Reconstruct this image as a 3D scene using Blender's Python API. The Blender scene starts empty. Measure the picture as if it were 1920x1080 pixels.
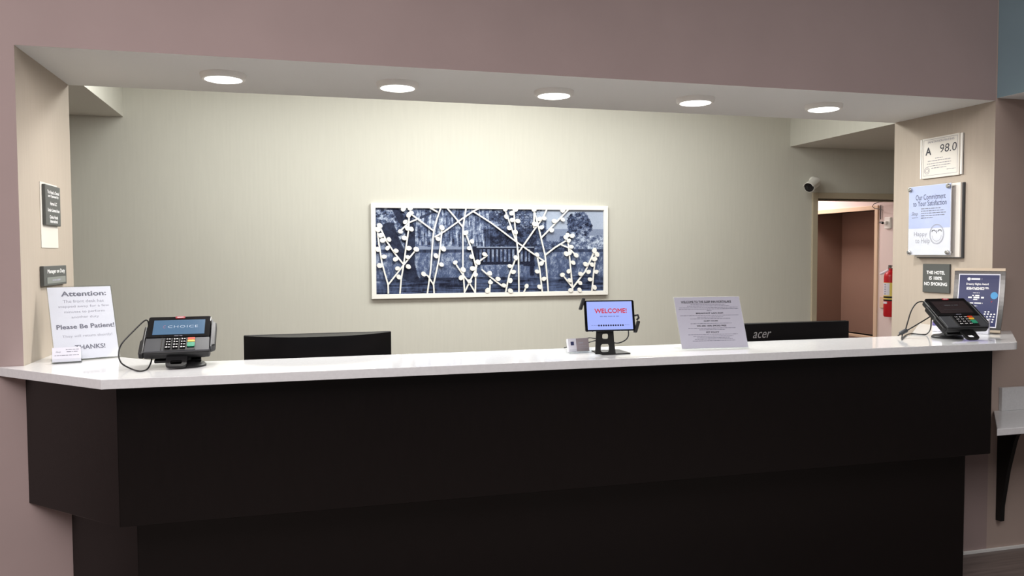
import bpy, bmesh, math, random
import numpy as np
from mathutils import Matrix, Vector
R_ = math.radians
scene = bpy.context.scene
COL = scene.collection

# ------------------------------------------------------------------ camera
CP = np.array([0.92227, -3.07915, 1.44866]); FPX = 1492.02
YAW, PITCH, ROLL = 0.26185, 0.04247, -0.00417
_F = np.array([math.sin(YAW)*math.cos(PITCH), math.cos(YAW)*math.cos(PITCH), -math.sin(PITCH)])
_R = np.array([math.cos(YAW), -math.sin(YAW), 0.0]); _U = np.cross(_R, _F)
_R2 = _R*math.cos(ROLL) + _U*math.sin(ROLL); _U2 = -_R*math.sin(ROLL) + _U*math.cos(ROLL)
cam_d = bpy.data.cameras.new('camera'); cam_d.sensor_width = 36; cam_d.lens = FPX*36/1920
cam_d.clip_start = 0.05
cam = bpy.data.objects.new('camera', cam_d); COL.objects.link(cam)
cam.matrix_world = Matrix(((_R2[0], _U2[0], -_F[0], CP[0]), (_R2[1], _U2[1], -_F[1], CP[1]), (_R2[2], _U2[2], -_F[2], CP[2]), (0, 0, 0, 1)))
scene.camera = cam
scene.view_settings.view_transform = 'Standard'; scene.view_settings.look = 'None'
scene.view_settings.gamma = 1; scene.view_settings.use_curve_mapping = False
scene.view_settings.exposure = 0.0

def at(px, py, ax, v):
    """the point of the plane axis=v that the photograph shows at a pixel (1920x1080)"""
    q = _F + _R2*(px-960)/FPX - _U2*(py-540)/FPX
    t = (v-CP[ax])/q[ax]
    return Vector(CP + q*t)

# ------------------------------------------------------------------ world and large lights
w = bpy.data.worlds.new('world'); scene.world = w; w.use_nodes = True
w.node_tree.nodes['Background'].inputs[0].default_value = (1.0, 0.93, 0.92, 1)
w.node_tree.nodes['Background'].inputs[1].default_value = 0.09

def area(name, loc, rot, sx, sy, power, color, spread=180):
    l = bpy.data.lights.new(name, 'AREA'); l.shape = 'RECTANGLE'; l.size = sx; l.size_y = sy
    l.energy = power; l.color = color; l.spread = R_(spread)
    o = bpy.data.objects.new(name, l); COL.objects.link(o); o.location = loc; o.rotation_euler = rot
    return o
area('lobby_ceiling_light', (-0.6, -2.6, 3.3), (0, 0, 0), 3.6, 2.6, 172, (1.0, 0.93, 0.93))
area('lobby_ceiling_light_far', (4.2, -3.0, 3.3), (0, 0, 0), 3.6, 2.6, 128, (1.0, 0.95, 0.94))
area('office_ceiling_light', (2.15, 1.95, 2.86), (0, 0, 0), 4.4, 0.6, 88, (0.99, 1.0, 0.97))
pl = bpy.data.lights.new('office_globe_light', 'POINT'); pl.energy = 46; pl.shadow_soft_size = 0.14; pl.color = (0.99, 1.0, 0.97)
plo = bpy.data.objects.new('office_globe_light', pl); COL.objects.link(plo); plo.location = (2.3, 1.75, 2.64)
area('hallway_ceiling_light', (5.75, 4.45, 2.42), (0, 0, 0), 0.5, 0.6, 24, (1.0, 0.89, 0.86))

# ------------------------------------------------------------------ materials
def srgb(r, g, b):
    f = lambda c: (c/255/12.92) if c/255 <= 0.04045 else ((c/255+0.055)/1.055)**2.4
    return (f(r), f(g), f(b), 1)
def mat(name, col, rough=0.5, metal=0.0, spec=0.5, emit=None, estr=0, coat=0, noise=None, bump=0, nscale=40, stretch=(1, 1, 1)):
    m = bpy.data.materials.new(name); m.use_nodes = True
    nt = m.node_tree; b = nt.nodes['Principled BSDF']
    b.inputs['Base Color'].default_value = col; b.inputs['Roughness'].default_value = rough
    b.inputs['Metallic'].default_value = metal; b.inputs['Specular IOR Level'].default_value = spec
    b.inputs['Coat Weight'].default_value = coat
    if emit:
        b.inputs['Emission Color'].default_value = emit; b.inputs['Emission Strength'].default_value = estr
    if noise or bump:
        tc = nt.nodes.new('ShaderNodeTexCoord'); mp = nt.nodes.new('ShaderNodeMapping'); mp.inputs['Scale'].default_value = stretch
        nz = nt.nodes.new('ShaderNodeTexNoise'); nz.inputs['Scale'].default_value = nscale; nz.inputs['Detail'].default_value = 4
        nt.links.new(tc.outputs['Object'], mp.inputs[0]); nt.links.new(mp.outputs[0], nz.inputs['Vector'])
        if noise:
            cr = nt.nodes.new('ShaderNodeValToRGB'); cr.color_ramp.elements[0].position = 0.35; cr.color_ramp.elements[1].position = 0.65
            cr.color_ramp.elements[0].color = tuple(c*(1-noise) for c in col[:3]) + (1,)
            cr.color_ramp.elements[1].color = tuple(min(1, c*(1+noise)) for c in col[:3]) + (1,)
            nt.links.new(nz.outputs['Fac'], cr.inputs[0]); nt.links.new(cr.outputs[0], b.inputs['Base Color'])
        if bump:
            bp = nt.nodes.new('ShaderNodeBump'); bp.inputs['Strength'].default_value = bump; bp.inputs['Distance'].default_value = 0.002
            nt.links.new(nz.outputs['Fac'], bp.inputs['Height']); nt.links.new(bp.outputs[0], b.inputs['Normal'])
    return m
def acrylic(name, fac=0.035, tint=(0.96, 0.97, 0.97, 1)):
    m = bpy.data.materials.new(name); m.use_nodes = True; nt = m.node_tree; nt.nodes.clear()
    o = nt.nodes.new('ShaderNodeOutputMaterial'); mx = nt.nodes.new('ShaderNodeMixShader'); mx.inputs[0].default_value = fac
    t = nt.nodes.new('ShaderNodeBsdfTransparent'); t.inputs[0].default_value = tint
    g = nt.nodes.new('ShaderNodeBsdfGlossy'); g.inputs['Roughness'].default_value = 0.05
    nt.links.new(t.outputs[0], mx.inputs[1]); nt.links.new(g.outputs[0], mx.inputs[2]); nt.links.new(mx.outputs[0], o.inputs[0])
    return m
M = {}
M['mauve'] = mat('mauve_paint', srgb(160, 142, 139), 0.85, noise=0.03, nscale=3, bump=0.05)
M['taupe'] = mat('taupe_paint', srgb(178, 160, 150), 0.85, noise=0.03, nscale=3)
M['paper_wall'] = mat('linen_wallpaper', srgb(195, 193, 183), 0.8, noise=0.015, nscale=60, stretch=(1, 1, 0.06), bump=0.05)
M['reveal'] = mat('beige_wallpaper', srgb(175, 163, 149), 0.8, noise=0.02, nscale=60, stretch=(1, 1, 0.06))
M['soffit'] = mat('soffit_white', srgb(226, 227, 224), 0.85)
M['ceil'] = mat('ceiling_white', srgb(225, 221, 212), 0.9)
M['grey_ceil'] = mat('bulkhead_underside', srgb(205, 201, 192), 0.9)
M['blue'] = mat('slate_blue_paint', srgb(134, 158, 167), 0.85, noise=0.02, nscale=3)
M['brown'] = mat('brown_paint', srgb(150, 120, 104), 0.8)
M['hall'] = mat('hall_pink_white', srgb(222, 206, 201), 0.8)
M['cream'] = mat('cream_trim', srgb(222, 196, 168), 0.5)
M['frame_beige'] = mat('door_frame_paint', srgb(176, 164, 142), 0.6)
M['quartz'] = mat('white_quartz', srgb(222, 223, 224), 0.07, noise=0.03, nscale=90, spec=0.6)
M['espresso'] = mat('espresso_laminate', srgb(13, 9, 9), 0.25, noise=0.18, nscale=25, stretch=(6, 6, 0.4), spec=0.4)
M['floor'] = mat('grey_wood_floor', srgb(108, 97, 92), 0.4, noise=0.18, nscale=6, stretch=(0.5, 8, 1))
M['black'] = mat('black_plastic', srgb(15, 15, 17), 0.4)
M['black_gloss'] = mat('black_gloss', srgb(12, 12, 15), 0.08)
M['black_metal'] = mat('black_metal', srgb(10, 9, 9), 0.55)
M['grey_plastic'] = mat('grey_plastic', srgb(64, 66, 70), 0.45)
M['dark_sign'] = mat('charcoal_sign', srgb(78, 80, 78), 0.5)
M['light_insert'] = mat('grey_insert', srgb(128, 132, 128), 0.4)
M['white'] = mat('white_satin', srgb(236, 234, 228), 0.45)
M['paper2'] = mat('dull_paper', srgb(182, 181, 194), 0.6)
M['monitor'] = mat('monitor_black', srgb(7, 7, 9), 0.4, spec=0.15)
M['paper'] = mat('white_paper', srgb(224, 224, 234), 0.6)
M['cream_paper'] = mat('cream_paper', srgb(216, 211, 202), 0.6)
M['lav_paper'] = mat('lavender_paper', srgb(186, 195, 230), 0.5)
M['ink'] = mat('black_ink', srgb(52, 52, 60), 0.6)
M['ink_mid'] = mat('grey_ink', srgb(118, 118, 132), 0.6)
M['ink_light'] = mat('pale_grey_ink', srgb(165, 165, 178), 0.6)
M['ink_navy'] = mat('navy_ink', srgb(50, 56, 96), 0.6)
M['ink_white'] = mat('white_ink', srgb(240, 240, 240), 0.6)
M['chrome'] = mat('chrome', srgb(190, 190, 188), 0.18, metal=1)
M['silver'] = mat('silver_frame', srgb(112, 112, 110), 0.25, metal=0.8)
M['champagne'] = mat('champagne_rail', srgb(205, 190, 168), 0.35, metal=0.4)
M['navy'] = mat('navy_print', srgb(44, 50, 92), 0.35)
M['balloon'] = mat('balloon_blue', srgb(70, 150, 205), 0.4)
M['red'] = mat('signal_red', srgb(196, 24, 34), 0.35)
M['badge_red'] = mat('badge_red', srgb(150, 22, 40), 0.35)
M['yellow'] = mat('label_yellow', srgb(236, 212, 110), 0.5)
M['green_key'] = mat('green_key', srgb(40, 140, 105), 0.4)
M['red_key'] = mat('red_key', srgb(200, 66, 34), 0.4)
M['yellow_key'] = mat('yellow_key', srgb(226, 176, 60), 0.4)
M['purple'] = mat('purple_band', srgb(104, 96, 160), 0.5)
M['acrylic'] = acrylic('clear_acrylic')
M['frosted'] = mat('frosted_acrylic', srgb(225, 220, 212), 0.3)
M['lamp'] = mat('lamp_diffuser', srgb(255, 255, 255), 0.5, emit=(1, 0.98, 0.94, 1), estr=6)
M['screen_blue'] = mat('lit_screen_blue', srgb(10, 12, 16), 0.15, emit=srgb(92, 128, 162), estr=0.9)
M['screen_off'] = mat('dark_screen', srgb(44, 36, 38), 0.12)
M['screen_lav'] = mat('lit_screen_lavender', srgb(10, 10, 14), 0.15, emit=srgb(168, 184, 255), estr=1.0)
M['glow_red'] = mat('screen_red', srgb(10, 2, 2), 0.3, emit=srgb(214, 44, 66), estr=0.9)
M['glow_white'] = mat('screen_white', srgb(20, 20, 20), 0.3, emit=srgb(190, 205, 225), estr=0.9)
M['glow_pink'] = mat('screen_pink', srgb(20, 10, 12), 0.3, emit=srgb(170, 120, 150), estr=0.9)
M['screen_ink'] = mat('screen_dark_dots', srgb(20, 20, 40), 0.3, emit=srgb(24, 24, 66), estr=0.6)
M['screen_grey'] = mat('screen_grey_text', srgb(20, 20, 40), 0.3, emit=srgb(128, 140, 205), estr=0.9)

# ------------------------------------------------------------------ mesh helpers
class MB:
    def __init__(s): s.v = []; s.f = []; s.mi = []; s.m = 0
    def add(s, vs, fs):
        o = len(s.v); s.v += [tuple(v) for v in vs]; s.f += [tuple(i+o for i in f) for f in fs]; s.mi += [s.m]*len(fs); return s
    def box(s, x0, x1, y0, y1, z0, z1):
        return s.add([(x0,y0,z0),(x1,y0,z0),(x1,y1,z0),(x0,y1,z0),(x0,y0,z1),(x1,y0,z1),(x1,y1,z1),(x0,y1,z1)],
              [(3,2,1,0),(4,5,6,7),(0,1,5,4),(1,2,6,5),(2,3,7,6),(3,0,4,7)])
    def prism(s, poly, a, b, plane='xy'):
        """poly counter-clockwise in plane, extruded from a to b along the third axis"""
        n = len(poly)
        def P(p, t):
            return (p[0], p[1], t) if plane == 'xy' else (p[0], t, p[1]) if plane == 'xz' else (t, p[0], p[1])
        vs = [P(p, a) for p in poly] + [P(p, b) for p in poly]
        return s.add(vs, [tuple(range(n-1, -1, -1)), tuple(range(n, 2*n))] + [(i, (i+1) % n, (i+1) % n+n, i+n) for i in range(n)])
    def tube(s, pts, r, n=8, closed=False):
        pts = [Vector(p) for p in pts]; rings = []; up = None
        for i, p in enumerate(pts):
            t = (pts[min(i+1, len(pts)-1)] - pts[max(i-1, 0)]).normalized()
            if up is None:
                up = Vector((0, 0, 1)) if abs(t.z) < 0.9 else Vector((1, 0, 0))
            sd = t.cross(up).normalized(); up = sd.cross(t).normalized()
            rr = r[i] if isinstance(r, (list, tuple)) else r
            rings.append([p + (sd*math.cos(2*math.pi*k/n) + up*math.sin(2*math.pi*k/n))*rr for k in range(n)])
        vs = [v for rg in rings for v in rg]; fs = []
        for i in range(len(pts)-1):
            for k in range(n):
                fs.append((i*n+k, i*n+(k+1) % n, (i+1)*n+(k+1) % n, (i+1)*n+k))
        fs.append(tuple(range(n-1, -1, -1))); fs.append(tuple(range((len(pts)-1)*n, len(pts)*n)))
        return s.add(vs, fs)
    def lathe(s, prof, n=24, c=(0, 0, 0)):
        """prof [(r, z)] bottom to top about a vertical axis"""
        vs = []; fs = []
        for r, z in prof:
            vs += [(c[0]+r*math.cos(2*math.pi*k/n), c[1]+r*math.sin(2*math.pi*k/n), c[2]+z) for k in range(n)]
        for i in range(len(prof)-1):
            for k in range(n): fs.append((i*n+k, i*n+(k+1) % n, (i+1)*n+(k+1) % n, (i+1)*n+k))
        fs.append(tuple(range(n-1, -1, -1))); fs.append(tuple(range((len(prof)-1)*n, len(prof)*n)))
        return s.add(vs, fs)
    def xf(s, Mx):
        s.v = [tuple(Mx @ Vector(v)) for v in s.v]; return s
    def build(s, name, mats, parent=None, bevel=0, smooth=False, seg=2):
        me = bpy.data.meshes.new(name); me.from_pydata(s.v, [], s.f)
        if not isinstance(mats, (list, tuple)): mats = [mats]
        for m in mats: me.materials.append(M[m] if isinstance(m, str) else m)
        if len(mats) > 1: me.polygons.foreach_set('material_index', s.mi)
        bm = bmesh.new(); bm.from_mesh(me)
        bmesh.ops.recalc_face_normals(bm, faces=bm.faces[:]) if not getattr(s, 'flat', False) else None
        if bevel:
            es = [e for e in bm.edges if len(e.link_faces) == 2 and e.calc_face_angle(0) > 0.5]
            bmesh.ops.bevel(bm, geom=es, offset=bevel, segments=seg, affect='EDGES', profile=0.5, clamp_overlap=True)
        bm.to_mesh(me); bm.free()
        if smooth:
            me.polygons.foreach_set('use_smooth', [True]*len(me.polygons))
            me.set_sharp_from_angle(angle=R_(40))
        o = bpy.data.objects.new(name, me); COL.objects.link(o)
        if parent: o.parent = parent
        return o
def tag(o, label, cat, group=None):
    o['label'] = label; o['category'] = cat
    if group: o['group'] = group
    return o
def thing(name, label, cat, loc=(0, 0, 0), rz=0, group=None):
    o = bpy.data.objects.new(name, None); COL.objects.link(o); o.empty_display_size = 0.05
    o.location = loc; o.rotation_euler = (0, 0, rz)
    return tag(o, label, cat, group)
def struct(name, mb, mats, bevel=0):
    o = mb.build(name, mats, None, bevel); o['kind'] = 'structure'; return o
def rrect(w, h, r, n=5, cx=0, cy=0):
    p = []
    for sx, sy, a0 in ((1, -1, -90), (1, 1, 0), (-1, 1, 90), (-1, -1, 180)):
        for k in range(n+1):
            a = R_(a0+90*k/n); p.append((cx+sx*(w/2-r)+r*math.cos(a), cy+sy*(h/2-r)+r*math.sin(a)))
    return p
def circ(r, n=24, cx=0, cy=0, ry=None):
    return [(cx+r*math.cos(2*math.pi*k/n), cy+(ry or r)*math.sin(2*math.pi*k/n)) for k in range(n)]

# flat print: lettering and bars in a (u, v) plane, mapped to local space by a function
def text_uv(s, bold=0.0, shear=0.0, spacing=1.0):
    c = bpy.data.curves.new('t', 'FONT'); c.body = s; c.size = 1; c.align_x = 'CENTER'; c.align_y = 'CENTER'
    c.offset = bold; c.shear = shear; c.resolution_u = 3; c.fill_mode = 'FRONT'; c.space_character = spacing
    o = bpy.data.objects.new('t', c); COL.objects.link(o)
    dg = bpy.context.evaluated_depsgraph_get(); me = bpy.data.meshes.new_from_object(o.evaluated_get(dg))
    vs = [(v.co.x, v.co.y) for v in me.vertices]; fs = [tuple(p.vertices) for p in me.polygons]
    bpy.data.objects.remove(o); bpy.data.curves.remove(c); bpy.data.meshes.remove(me)
    return vs, fs
class Print:
    """collects flat print of one ink on one sign; surf(u, v, lift) gives the 3-D point"""
    def __init__(s, surf, lift=0.0006): s.surf = surf; s.lift = lift; s.mb = MB(); s.mb.flat = True
    def text(s, t, u, v, w=None, h=None, bold=0.0, shear=0.0, spacing=1.0):
        vs, fs = text_uv(t, 0, shear, spacing)
        if not vs: return s
        x0 = min(a for a, _ in vs); x1 = max(a for a, _ in vs); y0 = min(b for _, b in vs); y1 = max(b for _, b in vs)
        ky = h/(y1-y0) if h else w/(x1-x0); kx = w/(x1-x0) if w else ky
        k = 0.028 if bold else 0.0
        for i, (dx, dy) in enumerate(((-k, 0), (k, 0), (0, k), (0, -k)) if bold else ((0, 0),)):
            s.mb.add([s.surf(u+(a+dx-(x0+x1)/2)*kx, v+(b+dy-(y0+y1)/2)*ky, s.lift+i*0.00004) for a, b in vs], fs)
        return s
    def bar(s, u0, u1, v, h):
        s.mb.add([s.surf(u0, v-h/2, s.lift), s.surf(u1, v-h/2, s.lift), s.surf(u1, v+h/2, s.lift), s.surf(u0, v+h/2, s.lift)], [(0, 1, 2, 3)]); return s
    def words(s, u, v, w, h, seed=0, align='c'):
        rnd = random.Random(seed); x = u-w/2 if align == 'c' else u; e = x+w
        while x < e:
            l = rnd.uniform(1.6, 6.5)*h; l = min(l, e-x); s.bar(x, x+l, v, h*rnd.uniform(0.75, 1.1)); x += l+h*0.9
        return s
    def poly(s, pts):
        s.mb.add([s.surf(a, b, s.lift) for a, b in pts], [tuple(range(len(pts)))]); return s
    def ring(s, u, v, r, wd, ry=None, n=28):
        ry = ry or r; vs = []
        for k in range(n):
            a = 2*math.pi*k/n
            vs += [s.surf(u+r*math.cos(a), v+ry*math.sin(a), s.lift), s.surf(u+(r-wd)*math.cos(a), v+(ry-wd)*math.sin(a), s.lift)]
        s.mb.add(vs, [(2*k, 2*((k+1) % n), 2*((k+1) % n)+1, 2*k+1) for k in range(n)]); return s
    def line(s, pts, wd):
        for (a, b), (c, d) in zip(pts, pts[1:]):
            L = math.hypot(c-a, d-b) or 1; nx, ny = -(d-b)/L*wd/2, (c-a)/L*wd/2
            s.mb.add([s.surf(a-nx, b-ny, s.lift), s.surf(c-nx, d-ny, s.lift), s.surf(c+nx, d+ny, s.lift), s.surf(a+nx, b+ny, s.lift)], [(0, 1, 2, 3)])
        return s
    def build(s, name, m, parent): return s.mb.build(name, m, parent)
def tilt_surf(tilt, y0=0.0, z0=0.0):
    """plane through (0,y0,z0): v runs up the slope, top leaning back by tilt degrees"""
    c, n = math.cos(R_(tilt)), math.sin(R_(tilt))
    return lambda u, v, l=0.0: (u, y0+v*n-l*c, z0+v*c+l*n)
def tiltM(tilt, y0=0.0, z0=0.0):
    return Matrix.Translation((0, y0, z0)) @ Matrix.Rotation(R_(-tilt), 4, 'X')

# ------------------------------------------------------------------ dimensions
W, ZT, T, D, H = 4.124, 2.166, 0.661, 3.2, 1.07
XB, ZB, XB2, ZB3 = -0.277, 2.445, 5.188, 2.40
ZO = 2.90          # office ceiling
DX0, DX1, DZ = 5.473, 6.419, 1.94      # door opening in the back wall
XH = 6.42          # right-hand wall of the hallway

# ------------------------------------------------------------------ structure
def faces_by_normal(o, fn):
    for p in o.data.polygons: p.material_index = fn(p)
# front wall: two piers and the header above the opening
mb = MB().box(-3.2, 0, 0, T, 0, 3.4)
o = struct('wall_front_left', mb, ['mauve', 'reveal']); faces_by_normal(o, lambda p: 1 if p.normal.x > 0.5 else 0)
mb = MB().box(W, 7.2, 0, T, 0, 3.4)
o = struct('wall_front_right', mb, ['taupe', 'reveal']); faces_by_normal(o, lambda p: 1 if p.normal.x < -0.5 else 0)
mb = MB().box(0, W, 0, T, ZT, 3.4)
o = struct('wall_front_header', mb, ['mauve', 'soffit', 'paper_wall']); faces_by_normal(o, lambda p: 1 if p.normal.z < -0.5 else (2 if p.normal.y > 0.5 else 0))
# slate blue bulkhead running forward over the right of the lobby
o = struct('ceiling_blue_bulkhead', MB().box(W+0.006, 7.2, -3.2, -0.001, ZT+0.012, 3.4), ['blue', 'soffit'])
faces_by_normal(o, lambda p: 1 if p.normal.z < -0.5 else 0)
struct('wall_front_below', MB().box(0, W, 0, 0.12, 0, H-0.031), 'mauve')
struct('wall_lobby_left', MB().box(-3.3, -3.2, -5, T, 0, 3.4), 'mauve')  # unseen wall, added to give the desk's angled panel a bright reflection
struct('floor', MB().box(-3.2, 7.2, -5, 7.2, -0.1, 0), 'floor')
struct('baseboard_right', MB().box(W-0.25, 7.2, -0.012, -0.0005, 0.0, 0.012), 'soffit')
# office behind the desk
mb = MB().box(-3.2, DX0, D, D+0.14, 0, ZO+0.2).box(DX0, DX1, D, D+0.14, DZ, ZO+0.2).box(XH+0.1, 7.2, D, D+0.14, 0, ZO+0.2).box(DX1, XH+0.1, D, D+0.14, DZ, ZO+0.2)
struct('wall_back', mb, 'paper_wall')
struct('wall_left', MB().box(-3.2, -1.9, T, D, 0, ZO), 'paper_wall')
struct('wall_right', MB().box(7.0, 7.2, T, D, 0, ZO), 'paper_wall')
struct('ceiling', MB().box(-3.2, 7.2, T, D, ZO, ZO+0.1), 'ceil')
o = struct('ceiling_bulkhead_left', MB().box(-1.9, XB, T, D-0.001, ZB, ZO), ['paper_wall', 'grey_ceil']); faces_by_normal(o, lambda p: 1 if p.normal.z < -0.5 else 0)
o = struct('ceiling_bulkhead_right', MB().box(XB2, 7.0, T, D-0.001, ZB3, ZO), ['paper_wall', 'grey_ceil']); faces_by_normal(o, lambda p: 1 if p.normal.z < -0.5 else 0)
# door frame of the office doorway
df = 0.055
mb = MB().box(DX0-df, DX0, D-0.018, D+0.16, 0, DZ+df).box(DX0, DX1+df, D-0.018, D+0.16, DZ, DZ+df)
mb.box(DX0, DX0+0.014, D+0.05, D+0.10, 0, DZ).box(DX0, DX1, D+0.05, D+0.10, DZ-0.014, DZ)
struct('trim_1', mb, 'frame_beige', bevel=0.004)
# hallway behind the doorway, with a cased opening to a brown room
OY0, OY1, OZ0, OZ1 = 3.585, 4.95, 0.62, 1.868
Y1 = 6.2
mb = MB().box(XH, XH+0.1, D-0.001, D+0.14, 0, DZ-0.001).box(XH, XH+0.1, D+0.14, OY0, 0, 2.5).box(XH, XH+0.1, OY0, OY1, OZ1, 2.5).box(XH, XH+0.1, OY0, OY1, 0, OZ0).box(XH, XH+0.1, OY1, Y1, 0, 2.5)
struct('wall_hallway_right', mb, 'hall')
struct('wall_hallway_left', MB().box(5.2, 5.3, D+0.14, Y1, 0, 2.5), 'hall')
struct('wall_hallway_far', MB().box(5.2, 7.4, Y1, Y1+0.1, 0, 2.5), 'hall')
struct('ceiling_hallway', MB().box(5.2, 7.4, D+0.14, Y1, 2.5, 2.6), 'ceil')
NX = 6.95; NY = at(1578, 500, 0, NX).y
struct('wall_brown_room_right', MB().box(NX, NX+0.1, D+0.14, NY, 0, 2.5), 'brown')
struct('wall_brown_room_far', MB().box(XH+0.1, NX+0.1, NY, NY+0.1, 0, 2.5), 'brown')
tw = 0.045
mb = MB().box(XH-0.015, XH+0.11, OY0-tw, OY0, OZ0-tw, OZ1+tw).box(XH-0.015, XH+0.11, OY1, OY1+tw, OZ0-tw, OZ1+tw)
mb.box(XH-0.015, XH+0.11, OY0, OY1, OZ1, OZ1+tw).box(XH-0.03, XH+0.11, OY0, OY1, OZ0-tw*0.6, OZ0)
struct('trim_2', mb, 'cream', bevel=0.004)

# ------------------------------------------------------------------ front desk
desk = thing('front_desk', 'dark espresso reception desk with angled ends and recessed lower base', 'desk', (W/2, 0, 0))
Y0 = -0.3605; XC = 0.3645; th = 0.03; ZL = 0.59; ZS = H-0.031
def deskbox(poly, z0, z1, name, m='espresso', bev=0.0015):
    return MB().prism([(x-W/2, y) for x, y in poly], z0, z1).build(name, m, desk, bevel=bev, seg=1)
s2 = th*math.tan(R_(22.5))
deskbox([(XC, Y0), (W-XC, Y0), (W-XC-s2, Y0+th), (XC+s2, Y0+th)], ZL, ZS, 'front_panel')
deskbox([(0.004, -0.001), (XC, Y0), (XC+s2, Y0+th), (0.004+th*1.414, -0.001)], ZL, ZS, 'angled_panel')
deskbox([(W-XC, Y0), (W-0.004, -0.001), (W-0.004-th*1.414, -0.001), (W-XC-s2, Y0+th)], ZL, ZS, 'angled_panel')
deskbox([(0.05, -0.002), (XC+s2+0.002, Y0+th+0.001), (W-XC-s2-0.002, Y0+th+0.001), (W-0.05, -0.002)], ZL, ZL+0.02, 'bottom_panel')
BL = 0.136; YB = 0.26
t2 = 0.025*math.tan(R_(22.5))
deskbox([(BL+YB, -YB), (W-BL-YB, -YB), (W-BL-YB-t2, -YB+0.025), (BL+YB+t2, -YB+0.025)], 0, ZL, 'base_panel')
deskbox([(BL, -0.001), (BL+YB, -YB), (BL+YB+t2, -YB+0.025), (BL+0.0354, -0.001)], 0, ZL, 'base_panel')
deskbox([(W-BL-YB, -YB), (W-BL, -0.001), (W-BL-0.0354, -0.001), (W-BL-YB-t2, -YB+0.025)], 0, ZL, 'base_panel')
struct('work_surface', MB().box(0.01, W-0.01, 0.121, 0.66, 0.72, 0.75).box(0.01, 0.04, 0.121, 0.6, 0, 0.72).box(W-0.04, W-0.01, 0.121, 0.6, 0, 0.72), 'espresso')  # unseen work surface, added behind the counter to carry the monitors
# quartz worktop: a band that bends back at 45 degrees at both ends
top = [(-0.083, -0.0015), (0.333, -0.4175), (3.812, -0.4175), (3.824, -0.4150), (3.836, -0.4090), (4.2435, -0.0015), (W+0.0, -0.0015), (W-0.001, 0.0), (W-0.001, 0.456), (3.612, -0.056), (0.496, -0.056), (0.001, 0.439), (0.001, 0.0), (0.0, -0.0015)]
ct = MB().prism([(x-W/2, y) for x, y in top], H-0.03, H).build('countertop', 'quartz', None, bevel=0.003)
ct.location = (W/2, 0, 0)
tag(ct, 'long white quartz countertop along the dark reception desk', 'countertop')

# ------------------------------------------------------------------ soffit lamps
names = ['leftmost', 'second from the left', 'middle', 'second from the right', 'rightmost']
for k in range(5):
    lx = 0.6454+0.6887*k
    L = thing('ceiling_lamp', 'round white disc lamp on the soffit, %s of the five' % names[k], 'lamp', (lx, 0.298, ZT), 0, 'disc lamps on the soffit above the desk')
    MB().lathe([(0.070, -0.022), (0.080, -0.022), (0.086, -0.016), (0.088, 0.0)], 40).build('rim', 'white', L, smooth=True)
    MB().lathe([(0.001, -0.0255), (0.060, -0.025), (0.071, -0.0221), (0.071, -0.015)], 40).build('diffuser', 'lamp', L, smooth=True)
    l = bpy.data.lights.new('lamp_light', 'AREA'); l.shape = 'DISK'; l.size = 0.13; l.energy = 8.5; l.color = (1.0, 0.975, 0.94)
    lo = bpy.data.objects.new('lamp_light', l); COL.objects.link(lo); lo.location = (0, 0, -0.027); lo.parent = L

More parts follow.
